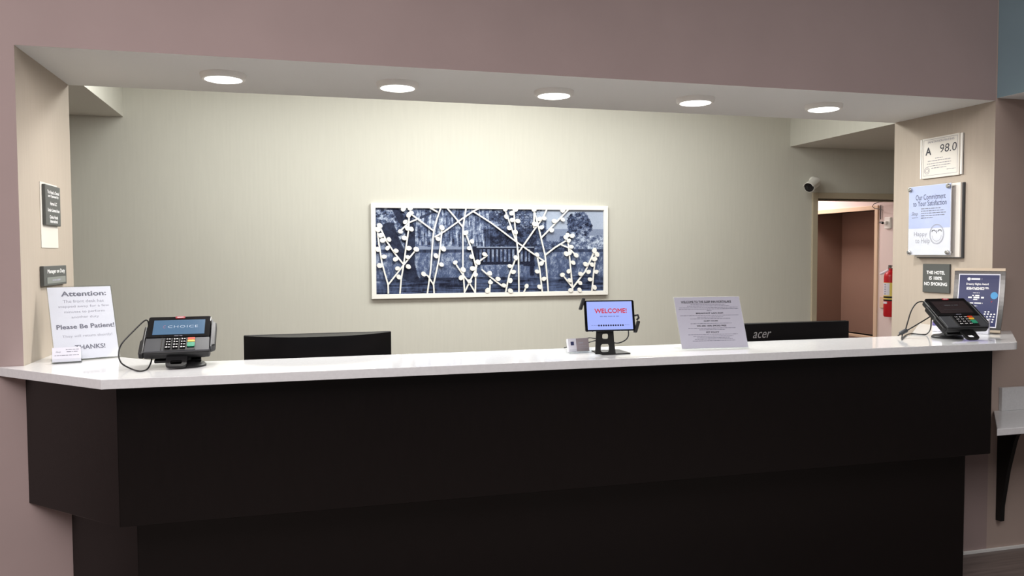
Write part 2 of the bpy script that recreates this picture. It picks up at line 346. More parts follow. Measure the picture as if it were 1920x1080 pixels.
# ------------------------------------------------------------------ picture on the back wall
def pic():
    yb, yf = D-0.001, D-0.032          # frame depth
    x0, x1, z0, z1 = 1.4685, 3.4326, 1.1038, 1.848
    cx, cz = (x0+x1)/2, z0
    root = thing('framed_picture', 'wide white framed blue park bench picture with white branch cutout overlay', 'picture', (cx, D, cz))
    hw, hh = (x1-x0)/2, z1-z0; b = 0.036
    dpt = D-yf
    def rail(poly): MB().prism(poly, -dpt, -0.001, 'xz').build('frame_rail', 'white', root, bevel=0.002, seg=1)
    rail([(-hw, 0), (hw, 0), (hw-b, b), (-hw+b, b)]); rail([(-hw, hh), (-hw+b, hh-b), (hw-b, hh-b), (hw, hh)])
    rail([(-hw, 0), (-hw+b, b), (-hw+b, hh-b), (-hw, hh)]); rail([(hw, 0), (hw, hh), (hw-b, hh-b), (hw-b, b)])
    # the print: a fine grid with a colour per point
    nx, ny = 430, 164
    iw, ih = 2*(hw-b)+0.004, hh-2*b+0.004
    rng = np.random.default_rng(7)
    def noise(sx, sy, seed, oct=4):
        r = np.random.default_rng(seed); out = np.zeros((ny, nx)); amp = 1; tot = 0
        for o in range(oct):
            gx, gy = int(sx*2**o)+2, int(sy*2**o)+2
            g = r.random((gy+1, gx+1)); X = np.linspace(0, gx-1e-6, nx); Y = np.linspace(0, gy-1e-6, ny)
            xi, yi = X.astype(int), Y.astype(int); fx, fy = X-xi, Y-yi; fx = fx*fx*(3-2*fx); fy = fy*fy*(3-2*fy)
            a = g[yi][:, xi]; bb = g[yi][:, xi+1]; c = g[yi+1][:, xi]; dd = g[yi+1][:, xi+1]
            out += amp*((a*(1-fx)+bb*fx)*(1-fy)[:, None]+(c*(1-fx)+dd*fx)*fy[:, None]); tot += amp; amp *= 0.7
        return out/tot
    zx = np.linspace(0, 2305, nx)[None, :]+125+np.zeros((ny, 1)); zy = np.linspace(0, 870, ny)[:, None]+95+np.zeros((1, nx))   # 5.4 units per photograph pixel
    n1 = noise(70, 30, 1); n2 = noise(14, 6, 2); n3 = noise(110, 18, 3, 3); n4 = noise(8, 60, 4, 4); grain = rng.random((ny, nx))
    def st(x): return np.clip(x, 0, 1)
    val = 0.55+0.0*zx                                    # sky
    val += 0.12*(zy < 300)*(zx > 1700)
    foliage = st(0.36+1.5*(n1-0.5)+0.35*(grain-0.5)+0.5*(n2-0.5))
    edge = 480+40*(n2-0.5)
    willow = (zx < 1290) & (zy < edge)
    val = np.where(willow, foliage*0.95+0.06, val)
    will2 = noise(160, 5, 9, 3)
    val = np.where(willow & (zx > 480), val*0.5+st(0.4+2.2*(will2-0.5))*0.5, val)
    dark = willow & (zx > 1180) & (zy > 300); val = np.where(dark, val*0.55, val)
    t1 = (zx > 1242) & (zx < 1820) & (zy < 500) & (n2*0.5+n1*0.5 > 0.44-0.0002*(zy-100)); val = np.where(t1, foliage*0.75, val)
    dk = (zx > 1242) & (zx < 1720) & (zy > 300) & (zy < 480); val = np.where(dk, foliage*0.5, val)
    rd = np.hypot((zx-2170)/135, (zy-265)/155)+0.5*(n1-0.5); tr = (rd < 1); val = np.where(tr, foliage*0.85, val)
    hedge = (zx > 1720) & (zy > 385-40*n2+50*(zx < 1960)) & (zy < 520); val = np.where(hedge, 0.35+0.9*(n1-0.5)+0.25*(grain-0.5)+0.2*st((zx-1900)/400), val)
    water = zy > 520; wv = 0.47+0.5*(n3-0.5)+0.12*(grain-0.5)-0.12*st((zy-640)/300); val = np.where(water, wv, val)
    bank = (zy > 512) & (zy < 545) & ((zx > 1690) | (zx < 1150)); val = np.where(bank, 0.22+0.3*(n3-0.5), val)
    lawn = zy > 800; val = np.where(lawn, 0.27+0.8*(n4-0.5)+0.3*(n3-0.5), val)
    # willow trunk, root and limb
    def seg(pts, wd):
        dmin = np.full((ny, nx), 1e9)
        for (ax, ay, aw), (bx, by, bw) in zip(pts, pts[1:]):
            L2 = (bx-ax)**2+(by-ay)**2; t = st(((zx-ax)*(bx-ax)+(zy-ay)*(by-ay))/L2)
            dmin = np.minimum(dmin, np.hypot(zx-(ax+t*(bx-ax)), zy-(ay+t*(by-ay)))/(aw+t*(bw-aw)))
        return dmin < 1+0.25*(n1-0.5)
    trunk = seg([(310, 95, 30), (370, 210, 38), (455, 290, 48), (455, 450, 48), (440, 640, 55), (445, 760, 75), (500, 815, 40)], 1) | seg([(250, 300, 60), (300, 470, 70), (400, 620, 40)], 1) | seg([(560, 190, 14), (700, 125, 10)], 1) | seg([(600, 815, 14), (1050, 815, 10)], 1)
    val = np.where(trunk, 0.05+0.18*n1, val)
    # bench
    bench = ((zy > 486) & (zy < 512) & (zx > 1105) & (zx < 1695)) | ((zy > 640) & (zy < 672) & (zx > 1105) & (zx < 1695))
    bench |= ((np.mod(zx-1110, 42) < 20) & (zy > 505) & (zy < 650) & (zx > 1105) & (zx < 1690))
    for a in (1075, 1660): bench |= (np.abs(zx-a-10) < 22) & (zy > 480) & (zy < 790)
    bench |= (zy > 672) & (zy < 692) & (zx > 1580) & (zx < 1700)
    val = np.where(bench, 0.04+0.1*grain, val)
    val = np.where((zy > 486) & (zy < 496) & (zx > 1105) & (zx < 1690), 0.6, val)
    val = st(0.56+(val-0.5)*1.35+0.06*(grain-0.5))[:, :, None]
    c0, c1, c2 = (np.array(srgb(*c)[:3]) for c in ((14, 17, 38), (80, 94, 128), (200, 211, 228)))
    colr = np.where(val < 0.5, c0+(c1-c0)*(val/0.5), c1+(c2-c1)*((val-0.5)/0.5))
    X = np.linspace(-iw/2, iw/2, nx); Z = np.linspace(hh-b+0.002, b-0.002, ny)
    XX, ZZ = np.meshgrid(X, Z)
    vs = np.stack([XX.ravel(), np.full(nx*ny, -0.012), ZZ.ravel()], 1)
    i = np.arange(nx*ny).reshape(ny, nx)
    fs = np.stack([i[1:, :-1].ravel(), i[1:, 1:].ravel(), i[:-1, 1:].ravel(), i[:-1, :-1].ravel()], 1)
    me = bpy.data.meshes.new('print'); me.from_pydata(vs.tolist(), [], fs.tolist())
    at_ = me.color_attributes.new('ink', 'FLOAT_COLOR', 'POINT')
    at_.data.foreach_set('color', np.concatenate([colr.reshape(-1, 3), np.ones((nx*ny, 1))], 1).ravel())
    pm = mat('park_print', (0.2, 0.2, 0.3, 1), 0.6, spec=0.2); vc = pm.node_tree.nodes.new('ShaderNodeVertexColor'); vc.layer_name = 'ink'
    pm.node_tree.links.new(vc.outputs[0], pm.node_tree.nodes['Principled BSDF'].inputs['Base Color'])
    me.materials.append(pm); po = bpy.data.objects.new('print', me); COL.objects.link(po); po.parent = root
    po['label'] = 'blue toned photograph of a park bench under a willow by a lake'
    MB().box(-hw+0.01, hw-0.01, -0.011, -0.0015, 0.01, hh-0.01).build('backing_board', 'white', root)
    # overlay of branches: stems and leaves, cut from a white sheet, standing off the print
    yl0, yl1 = -0.029, -0.021
    def loc(px, py):
        q = at(px, py, 1, D-0.027); return (q.x-cx, q.z-cz)
    A = lambda x, y: loc(680+x/5.4, 370+y/5.4)
    B = lambda x, y: loc(910+x/5.4, 370+y/5.4)
    lim = lambda p: (max(-hw+b-0.004, min(hw-b+0.004, p[0])), max(b-0.004, min(hh-b+0.004, p[1])))
    stems = []
    for f, L in ((A, [[(260,975),(258,885),(225,770),(195,660),(165,470),(150,340)], [(258,885),(415,685),(540,530)], [(378,975),(390,830),(415,685),(440,500),(465,330),(470,190)],
        [(415,680),(320,560),(240,440),(175,300)], [(490,170),(600,250),(720,340)], [(390,330),(470,255),(548,222)], [(655,975),(690,720),(712,400),(725,320),(755,210),(790,95)],
        [(620,775),(660,795),(718,885),(724,975)], [(718,880),(770,640),(800,360),(800,310)], [(728,402),(820,350),(1000,222),(1120,140),(1175,95)], [(685,95),(760,150)],
        [(855,95),(930,195),(1012,298)], [(1032,975),(1015,700),(1015,300),(1046,95)], [(932,660),(1020,790),(1080,865),(1140,965)], [(1035,955),(1080,860),(1140,740),(1165,660),(1265,585)],
        [(1140,975),(1146,700),(1100,520),(1045,370)], [(1115,140),(1296,255),(1542,440),(1690,545),(1842,650)], [(1205,730),(1290,805),(1422,905),(1447,910)], [(1285,975),(1292,830)]]),
        (B, [[(195,110),(250,270),(305,430)], [(285,110),(300,300),(320,470),(335,600),(340,960)], [(335,560),(525,285),(585,205),(622,105)], [(490,110),(545,330),(605,590),(622,780),(637,960)],
        [(563,412),(700,270),(840,110)], [(490,310),(494,110)], [(605,585),(700,510),(815,440)], [(768,480),(840,510),(910,580)], [(885,960),(880,900),(855,640),(835,430)], [(882,912),(785,790)],
        [(885,915),(1010,750),(1100,555)], [(1078,960),(1092,800),(1115,590)], [(205,960),(240,790),(310,610)], [(576,960),(548,720),(522,590)], [(390,960),(415,900)]])):
        for P in L: stems.append([lim(f(*p)) for p in P])
    for si, P in enumerate(stems):
        m2 = MB(); wd = 0.0058; yl0, yl1 = -0.029-0.00012*si, -0.021-0.00007*si
        pts = [Vector(p) for p in P]; Lf = []; Rt = []
        for i_, p in enumerate(pts):
            t = (pts[min(i_+1, len(pts)-1)]-pts[max(i_-1, 0)]).normalized(); n_ = Vector((-t.y, t.x)); Lf.append(p+n_*wd); Rt.append(p-n_*wd)
        vs2 = []
        for l_, r_ in zip(Lf, Rt): vs2 += [(l_.x, yl0, l_.y), (r_.x, yl0, r_.y), (r_.x, yl1, r_.y), (l_.x, yl1, l_.y)]
        fs2 = [(0, 1, 2, 3), tuple(4*(len(pts)-1)+q for q in (3, 2, 1, 0))]
        for i_ in range(len(pts)-1):
            for q in range(4): fs2.append((4*i_+q, 4*i_+4+q, 4*i_+4+(q+1) % 4, 4*i_+(q+1) % 4))
        m2.add(vs2, fs2); m2.build('stem', 'white', root)
    leafA = [(410,120),(480,110),(490,155),(465,180),(430,250),(450,310),(490,320),(380,345),(420,410),(465,515),(455,605),(460,700),(350,720),(365,805),(170,285),(150,325),(183,385),(200,435),(265,425),(250,515),(150,525),(335,540),(215,600),(330,627),(170,690),(540,525),(800,305),(760,420),(815,520),(740,590),(795,680),(615,775),(935,660),(1015,730),(995,815),(1080,850),(1040,360),(1105,445),(1075,515),(1100,600),(1165,655),(1110,720),(1140,785),(1230,575),(1280,770),(1290,860),(1262,945)]
    leafB = [(265,160),(210,195),(270,230),(325,238),(240,310),(303,350),(300,125),(200,122),(305,610),(245,695),(280,755),(250,845),(185,890),(125,825),(40,770),(250,945),(415,900),(495,270),(545,220),(590,212),(565,305),(490,125),(780,135),(780,225),(695,240),(668,335),(520,580),(565,670),(520,750),(590,825),(545,905),(830,380),(875,390),(810,405),(840,440),(865,500),(815,570),(850,565),(915,585),(885,660),(840,750),(850,840),(775,785),(860,940),(950,935),(1100,540),(1125,575),(1100,625),(1075,680),(1010,675),(960,775),(1040,755),(1120,755),(1055,830),(955,865),(1100,910)]
    n = 14
    base = MB().prism([(0.0215*math.cos(2*math.pi*k/n)*(1+0.10*math.cos(2*math.pi*k/n)), 0.0175*math.sin(2*math.pi*k/n)) for k in range(n)], -0.0345, -0.020, 'xz').build('leaf', 'white', root)
    rnd = random.Random(3); first = True; li = 0
    for f, L in ((A, leafA), (B, leafB)):
        for x, y in L:
            o = base if first else base.copy()
            if not first: COL.objects.link(o); o.parent = root
            first = False
            p = lim(f(x, y)); li = li+1; o.location = (p[0], -0.00006*li, p[1]); o.rotation_euler = (0, R_(rnd.uniform(-70, 70)), 0); s = rnd.uniform(0.88, 1.08); o.scale = (s, 1, s)
pic()

# ------------------------------------------------------------------ signs on the left reveal (face +x)
flat = tilt_surf(0)
rt = R_(90)
# white backing card
t = MB().box(-0.107, 0.107, -0.002, -0.0003, 0, 0.246).build('backing_card', 'cream_paper', None)
t.location = (0, 0.338, 1.480); t.rotation_euler = (0, 0, rt); tag(t, 'blank off white card taped behind the ownership plaque', 'card')
s = thing('ownership_plaque', 'small charcoal plaque with six white text lines on left reveal', 'sign', (0.0021, 0.346, 1.566), rt)
MB().box(-0.096, 0.096, -0.012, -0.0003, 0, 0.152).build('plate', 'dark_sign', s, bevel=0.0015, seg=1)
p = Print(lambda u, v, l=0: (u, -0.012-l, v))
for tx, v, wd in (('This Hotel is Owned', .126, .150), ('and Operated by', .110, .135), ('Harmoni LLC', .083, .085), ('Under License from', .058, .150), ('Choice Hotels', .032, .105), ('International', .016, .095)): p.text(tx, 0.002, v, w=wd, h=.0125, bold=0.012)
p.build('lettering', 'ink_white', s)
s = thing('manager_sign', 'charcoal Manager on Duty sign with grey name insert', 'sign', (0.0001, 0.353, 1.337), rt)
MB().box(-0.147, 0.147, -0.014, -0.0003, 0, 0.0745).build('plate', 'dark_sign', s, bevel=0.0015, seg=1)
MB().box(-0.115, 0.128, -0.0155, -0.0138, 0.008, 0.032).build('name_insert', 'light_insert', s)
p = Print(lambda u, v, l=0: (u, -0.014-l, v)); p.text('Manager on Duty', 0.008, .052, w=.225, h=.019, bold=0.012); p.build('lettering', 'ink_white', s)
p = Print(lambda u, v, l=0: (u, -0.0155-l, v)); p.words(0.005, .020, .11, .006, 4); p.build('name_print', 'ink_light', s)

# ------------------------------------------------------------------ signs on the right reveal (face -x)
lt = R_(-90)
s = thing('no_smoking_sign', 'square charcoal sign reading THIS HOTEL IS 100% NO SMOKING', 'sign', (W-0.0001, 0.338, 1.240), lt)
MB().box(-0.090, 0.090, -0.010, -0.0003, 0, 0.149).build('plate', 'dark_sign', s, bevel=0.0015, seg=1)
p = Print(lambda u, v, l=0: (u, -0.010-l, v))
p.text('THIS HOTEL', 0.0, .104, w=.122, h=.017, bold=0.012).text('IS 100%', 0.0, .075, w=.085, h=.017, bold=0.012).text('NO SMOKING', 0.0, .045, w=.152, h=.017, bold=0.012); p.build('lettering', 'ink_white', s)
s = thing('sanitation_certificate', 'white sanitation rating certificate, grade A 98.0, in clear wall holder', 'certificate', (W-0.0001, 0.318, 1.838), lt)
MB().box(-0.137, 0.137, -0.006, -0.0003, 0, 0.204).build('holder_back', 'frosted', s, bevel=0.001, seg=1)
MB().box(-0.125, 0.119, -0.012, -0.0062, -0.002, 0.206).build('certificate', 'cream_paper', s)
MB().box(-0.137, -0.129, -0.013, -0.0003, 0, 0.204).build('holder_edge', 'white', s); MB().box(0.129, 0.137, -0.013, -0.0003, 0, 0.204).build('holder_edge', 'white', s)
p = Print(lambda u, v, l=0: (u, -0.012-l, v))
p.text('A', -0.082, .138, w=.036, h=.038, bold=0.012).text('98.0', 0.050, .143, w=.108, h=.042, shear=.1)
p.build('grade', 'ink', s)
p = Print(lambda u, v, l=0: (u, -0.012-l, v))
p.text('SANITATION RATING', 0.0, .184, w=.175, h=.011)
p.line([(-.115, .012), (.108, .012)], .0015).line([(-.115, .197), (.108, .197)], .0015).line([(-.115, .012), (-.115, .197)], .0015).line([(.108, .012), (.108, .197)], .0015)
for v, wd, k in ((.098, .05, 1), (.086, .15, 2), (.072, .16, 3), (.060, .15, 4), (.048, .10, 5)): p.words(-.01, v, wd, .003, k)
p.words(.07, .034, .055, .003, 8); p.ring(-.09, .038, .018, .002).ring(-.09, .038, .011, .002)
p.build('small_print', 'ink_mid', s)
s = thing('commitment_plaque', 'tall white satisfaction commitment plaque with smiling face on standoff studs', 'plaque', (W-0.0001, 0.333, 1.424), lt)
MB().box(-0.136, 0.166, -0.012, -0.0003, -.004, 0.372).build('shadow_board', 'grey_plastic', s)  # added dark board; its protruding edge stands in for the plaque's shadow
MB().box(-0.140, 0.160, -0.024, -0.0122, 0.0, 0.372).build('backing_plate', 'frosted', s, bevel=0.001, seg=1)
MB().box(-0.156, 0.128, -0.050, -0.046, 0.012, 0.372).build('print_panel', 'paper', s)
fp = lambda u, v, l=0: (u, -0.050-l, v)
p = Print(fp, 0.0003); p.poly([(-.154, .15), (.126, .15), (.126, .37), (-.154, .37)]); p.build('lavender_field', 'lav_paper', s)
MB().box(-0.157, 0.133, -0.0545, -0.0520, 0.008, 0.376).build('clear_cover', 'acrylic', s)
p = Print(fp, 0.0009); p.text('Our Commitment', -.006, .312, w=.20, h=.028).text('to Your Satisfaction', -.012, .280, w=.225, h=.028).build('lettering', 'ink_navy', s)
p = Print(fp, 0.0009)
for k, (v, wd) in enumerate(((.252, .13), (.240, .155), (.228, .165), (.216, .16), (.204, .08))): p.words(-.068, v, wd, .004, 20+k, 'l')
p.text('Sleep', -.112, .226, w=.045, h=.024, shear=.4); p.words(-.110, .207, .04, .003, 9)
p.build('small_print', 'ink_mid', s); p = Print(fp, 0.0009)
p.text('Happy', -.070, .118, w=.09, h=.03).text('to Help', -.055, .082, w=.10, h=.034)
p.ring(.040, .118, .048, .003, .052).ring(.040, .118, .043, .0015, .047); p.line([(.040+.030*math.cos(a), .112+.030*math.sin(a)) for a in [math.pi*(1+k/8) for k in range(9)]], .002)
p.build('emblem_print', 'ink_light', s)
p = Print(fp, 0.0012)
for c in (.020, .060): p.line([(c-.012, .130), (c-.008, .139), (c+.008, .139), (c+.012, .130)], .0035)
p.line([(.040, .138), (.040, .122)], .003); p.build('face_print', 'ink', s)
for u, v in ((-.143, .357), (.115, .357), (-.143, .026), (.115, .026)):
    MB().lathe([(.010, 0), (.0115, .003), (.0115, .009), (.008, .012)], 16).xf(Matrix.Translation((u, -.0515, v)) @ Matrix.Rotation(R_(90), 4, 'X')).build('stud', 'chrome', s, smooth=True)
    MB().lathe([(.006, 0), (.006, .022)], 12).xf(Matrix.Translation((u, -.0242, v)) @ Matrix.Rotation(R_(90), 4, 'X')).build('standoff', 'chrome', s)

# ------------------------------------------------------------------ security camera on the back wall
q = at(1521, 346, 1, D)
s = thing('security_camera', 'white bullet security camera with black lens beside the doorway', 'camera', (q.x, D, q.z))
MB().lathe([(.036, 0), (.036, .010), (.028, .016)], 24).xf(Matrix.Translation((0.012, -.0005, .035)) @ Matrix.Rotation(R_(90), 4, 'X')).build('wall_mount', 'white', s, smooth=True)
MB().tube([(0.012, -.012, .035), (0.005, -.045, .045), (0.0, -.06, .02)], .010, 10).build('arm', 'white', s, smooth=True)
dirv = Vector((-0.80, -0.52, -0.34)).normalized(); qm = Matrix.Translation(Vector((0.0, -.055, 0.01))) @ dirv.to_track_quat('Z', 'Y').to_matrix().to_4x4() @ Matrix.Scale(1.22, 4)
MB().lathe([(.030, -.02), (.036, -.012), (.036, .10), (.037, .115)], 24).xf(qm).build('housing', 'white', s, smooth=True)
MB().lathe([(.0345, .112), (.0345, .1165), (.020, .1175), (.019, .120), (.010, .1215)], 24).xf(qm).build('lens', 'black_gloss', s, smooth=True)
MB().prism([(.040*math.cos(a), .040*math.sin(a)) for a in [R_(d_) for d_ in range(15, 166, 15)]] + [(.037*math.cos(a), .037*math.sin(a)) for a in [R_(d_) for d_ in range(165, 14, -15)]], -.01, .135).xf(qm @ Matrix.Rotation(R_(0), 4, 'Z')).build('sun_shield', 'white', s)

# ------------------------------------------------------------------ hallway things
ey = 3.285; er = 0.062
s = thing('fire_extinguisher', 'red fire extinguisher hanging on the pale hallway wall', 'extinguisher', (XH-er-0.004, ey, 0.84))
MB().lathe([(er*.9, 0), (er, .012), (er, .15)], 28).build('cylinder', 'red', s, smooth=True)
MB().lathe([(er, .195), (er, .325)], 28).build('label_sleeve', 'yellow', s, smooth=True)
MB().lathe([(er, .325), (er, .36), (er*.98, .385)], 28).build('upper_cylinder', 'red', s, smooth=True)
a_ = [R_(d_) for d_ in range(120, 221, 10)]
MB().prism([(1.012*er*math.cos(a), 1.012*er*math.sin(a)) for a in a_] + [(1.004*er*math.cos(a), 1.004*er*math.sin(a)) for a in reversed(a_)], .205, .322).build('instruction_label', 'paper', s, smooth=True)
for a, b_ in ((.15, .166), (.166, .178), (.178, .195)):
    MB().lathe([(er*1.003, a), (er*1.003, b_)], 28).build('label_band', 'black' if a != .166 else 'yellow', s, smooth=True)
MB().lathe([(er*.98, .385), (er*.9, .41), (er*.5, .43), (.018, .437), (.018, .46)], 28).build('shoulder', 'red', s, smooth=True)
MB().box(-.012, .012, -.05, .03, .455, .466).box(-.010, .010, -.06, .02, .478, .486).box(-.008, .008, .0, .03, .455, .49).build('handle', 'silver', s, bevel=.002, seg=1)
MB().tube([(-.01, .02, .445), (-.02, .05, .425), (-.02, .115, .405)], [.012, .016, .012], 6).build('inspection_tag', 'paper', s)
p_ = MB(); p_.box(-er*1.0-.001, -er*.86, -.022, .022, .125, .145); p_.build('sticker', 'paper', s)
for k in range(5):
    MB().box(-er*1.03, -er*.95, -.008, .010, .212+.022*k, .224+.022*k).build('pictogram', 'ink_light', s)
# outlet with a plug and loop of cable
q = at(1667, 418, 0, XH)
s = thing('wall_outlet', 'white outlet box with black plug high on the hallway wall', 'outlet', (XH-0.0005, q.y, q.z), lt)
MB().box(-.038, .038, -.022, 0, -.055, .055).build('cover_plate', 'white', s, bevel=.004)
MB().prism([(-.012, -.012), (.012, -.012), (.016, .016), (-.016, .016)], -.05, -.0225, 'xz').build('adapter', 'white', s, bevel=.003)
MB().tube([(-.018, -.055, 0), (-.035, -.052, .004), (-.075, -.05, .01)], [.013, .012, .004], 8).build('plug', 'black', s, smooth=True)
pts = [at(x, y, 0, XH-0.05) for x, y in ((1656, 394), (1648, 392), (1640, 391), (1635.5, 387), (1639, 382), (1648, 379), (1658, 378), (1668, 377.5))]
MB().tube([(-(v.y-q.y), v.x-(XH-0.0005), v.z-q.z) for v in pts], .0035, 6).build('cable', 'black', s, smooth=True)
q = at(1655, 567, 0, XH)
o = MB().box(-.03, .03, -.012, -.0003, -.055, .055).build('switch_plate', 'cream', None, bevel=.003); o.location = (XH, q.y, q.z); o.rotation_euler = (0, 0, lt)
tag(o, 'beige switch plate behind the red fire extinguisher', 'switch plate')
q = at(1653, 398, 0, XH)
o = MB().tube([(0, 0, -.07), (0, 0, .07)], .0045, 6).build('door_stay', 'black', None); o.location = (XH-0.010, q.y, q.z)
tag(o, 'thin dark rod fixed upright beside the hallway outlet', 'rod')

# ------------------------------------------------------------------ acrylic sign holders on the counter
def sign_holder(name, label, loc, yaw, w_, h_, tilt, paper='paper', front=True):
    s = thing(name, label, 'sign', loc, R_(yaw)); Mx = tiltM(tilt, 0, 0.004)
    MB().box(-w_/2-.003, w_/2+.003, .0022, .0040, 0, h_+.004).xf(Mx).build('rear_pane', 'acrylic', s)
    if front: MB().box(-w_/2-.003, w_/2+.003, -.0022, -.0008, 0, h_+.004).xf(Mx).build('front_pane', 'acrylic', s)
    MB().box(-w_/2, w_/2, .0002, .0014, 0.002, h_).xf(Mx).build('paper_sheet', paper, s)
    MB().box(-w_/2-.003, w_/2+.003, -.003, .075, 0, .0035).build('foot', 'acrylic', s)
    c, n = math.cos(R_(tilt)), math.sin(R_(tilt))
    sf = lambda u, v, l=0: (u, v*n-(l-.0002)*c, .004+v*c+(l-.0002)*n)
    return s, sf
s, sf = sign_holder('attention_sign', 'white Attention notice in acrylic holder at the left counter end', (0.176, 0.112, H), 26, .212, .279, 21.5)
p = Print(sf, .0003); hh = .279
p.text('Attention:', .012, hh*.905, w=.150, h=.0185, bold=0.012).text('Please Be Patient!', .006, hh*.45, w=.192, h=.0165, bold=0.012).text('THANKS!', .012, hh*.165, w=.100, h=.0165, bold=0.012); p.build('heading', 'ink_mid', s)
p = Print(sf, .0003)
for tx, v, wd in (('The front desk has', .80, .137), ('stepped away for a few', .725, .170), ('minutes to perform', .65, .135), ('another duty', .575, .092), ('They will return shortly!', .315, .166)): p.text(tx, .008, hh*v, w=wd, h=.0120)
p.build('lettering', 'ink_light', s)
s, sf = sign_holder('information_sign', 'white hotel information notice in acrylic holder beside the black monitor', (2.507, -0.266, H), -4.5, .279, .216, 23.5, 'paper2', False)
p = Print(sf, .0003); hh = .216
p.text('WELCOME TO THE SLEEP INN NORTHLAKE', -.006, .196, w=.215, h=.0085, bold=0.012)
for tx, v, wd in (('BREAKFAST 6AM-9AM', .147, .115), ('QUIET HOURS', .114, .06), ('WE ARE 100% SMOKE FREE', .094, .125), ('PET POLICY', .067, .055)): p.text(tx, .0, v, w=wd, h=.0062, bold=0.012)
p.line([(-.113, .1905), (.101, .1905)], .0008); p.build('heading', 'ink', s)
p = Print(sf, .0003)
for k, (v, wd) in enumerate(((.184, .15), (.178, .18), (.171, .25), (.165, .255), (.158, .02), (.138, .25), (.131, .11), (.124, .17), (.104, .175), (.084, .2), (.078, .11), (.058, .21), (.051, .17), (.045, .14), (.039, .16), (.032, .18))): p.words(0, v, wd, .0022, 50+k)
p.build('small_print', 'ink_mid', s)

# business card holders
def card_holder(name, label, loc, yaw, kind):
    s = thing(name, label, 'card holder', loc, R_(yaw)); Mx = tiltM(12, 0.012, .004)
    MB().box(-.048, .048, -.004, .040, 0, .004).build('base', 'acrylic', s)
    MB().box(-.048, .048, -.004, -.0015, .004, .018).build('front_lip', 'acrylic', s)
    MB().box(-.048, .048, .026, .0285, 0.004, .048).xf(tiltM(12, 0, 0)).build('back_pane', 'acrylic', s)
    MB().box(-.0445, .0445, .0, .012, .001, .052).xf(Mx).build('card_stack', 'paper', s)
    c, n = math.cos(R_(12)), math.sin(R_(12)); sf = lambda u, v, l=0: (u, .012+v*n-l*c, .004+v*c+l*n)
    p = Print(sf, .0003)
    if kind == 0:
        p.text('Sleep', -.026, .036, w=.016, h=.007, shear=.4); p.words(.018, .044, .04, .0022, 1); p.words(.018, .036, .036, .0022, 2); p.words(.018, .024, .04, .0026, 3); p.words(-.02, .024, .035, .002, 4)
        p.build('card_print', 'ink_mid', s)
    else:
        p.poly([(-.010, .0015), (.0443, .0015), (.0443, .0515), (-.010, .0515)]); p.build('grey_field', mat('card_grey', srgb(160, 150, 154), .5), s)
        p = Print(sf, .0005); p.poly([(-.034, .026), (-.020, .026), (-.020, .040), (-.034, .040)]); p.build('emblem', 'ink_navy', s)
        p = Print(sf, .0006); p.words(.010, .034, .02, .004, 6); p.words(.016, .022, .03, .0025, 7); p.words(.02, .014, .04, .002, 8); p.build('card_print', 'ink_light', s)
card_holder('business_card_holder', 'clear business card holder in front of the Attention notice', (0.127, 0.026, H), 12, 0)
card_holder('business_card_holder', 'small card holder with grey and white cards left of the tablet', (1.958, -0.225, H), 8, 1)

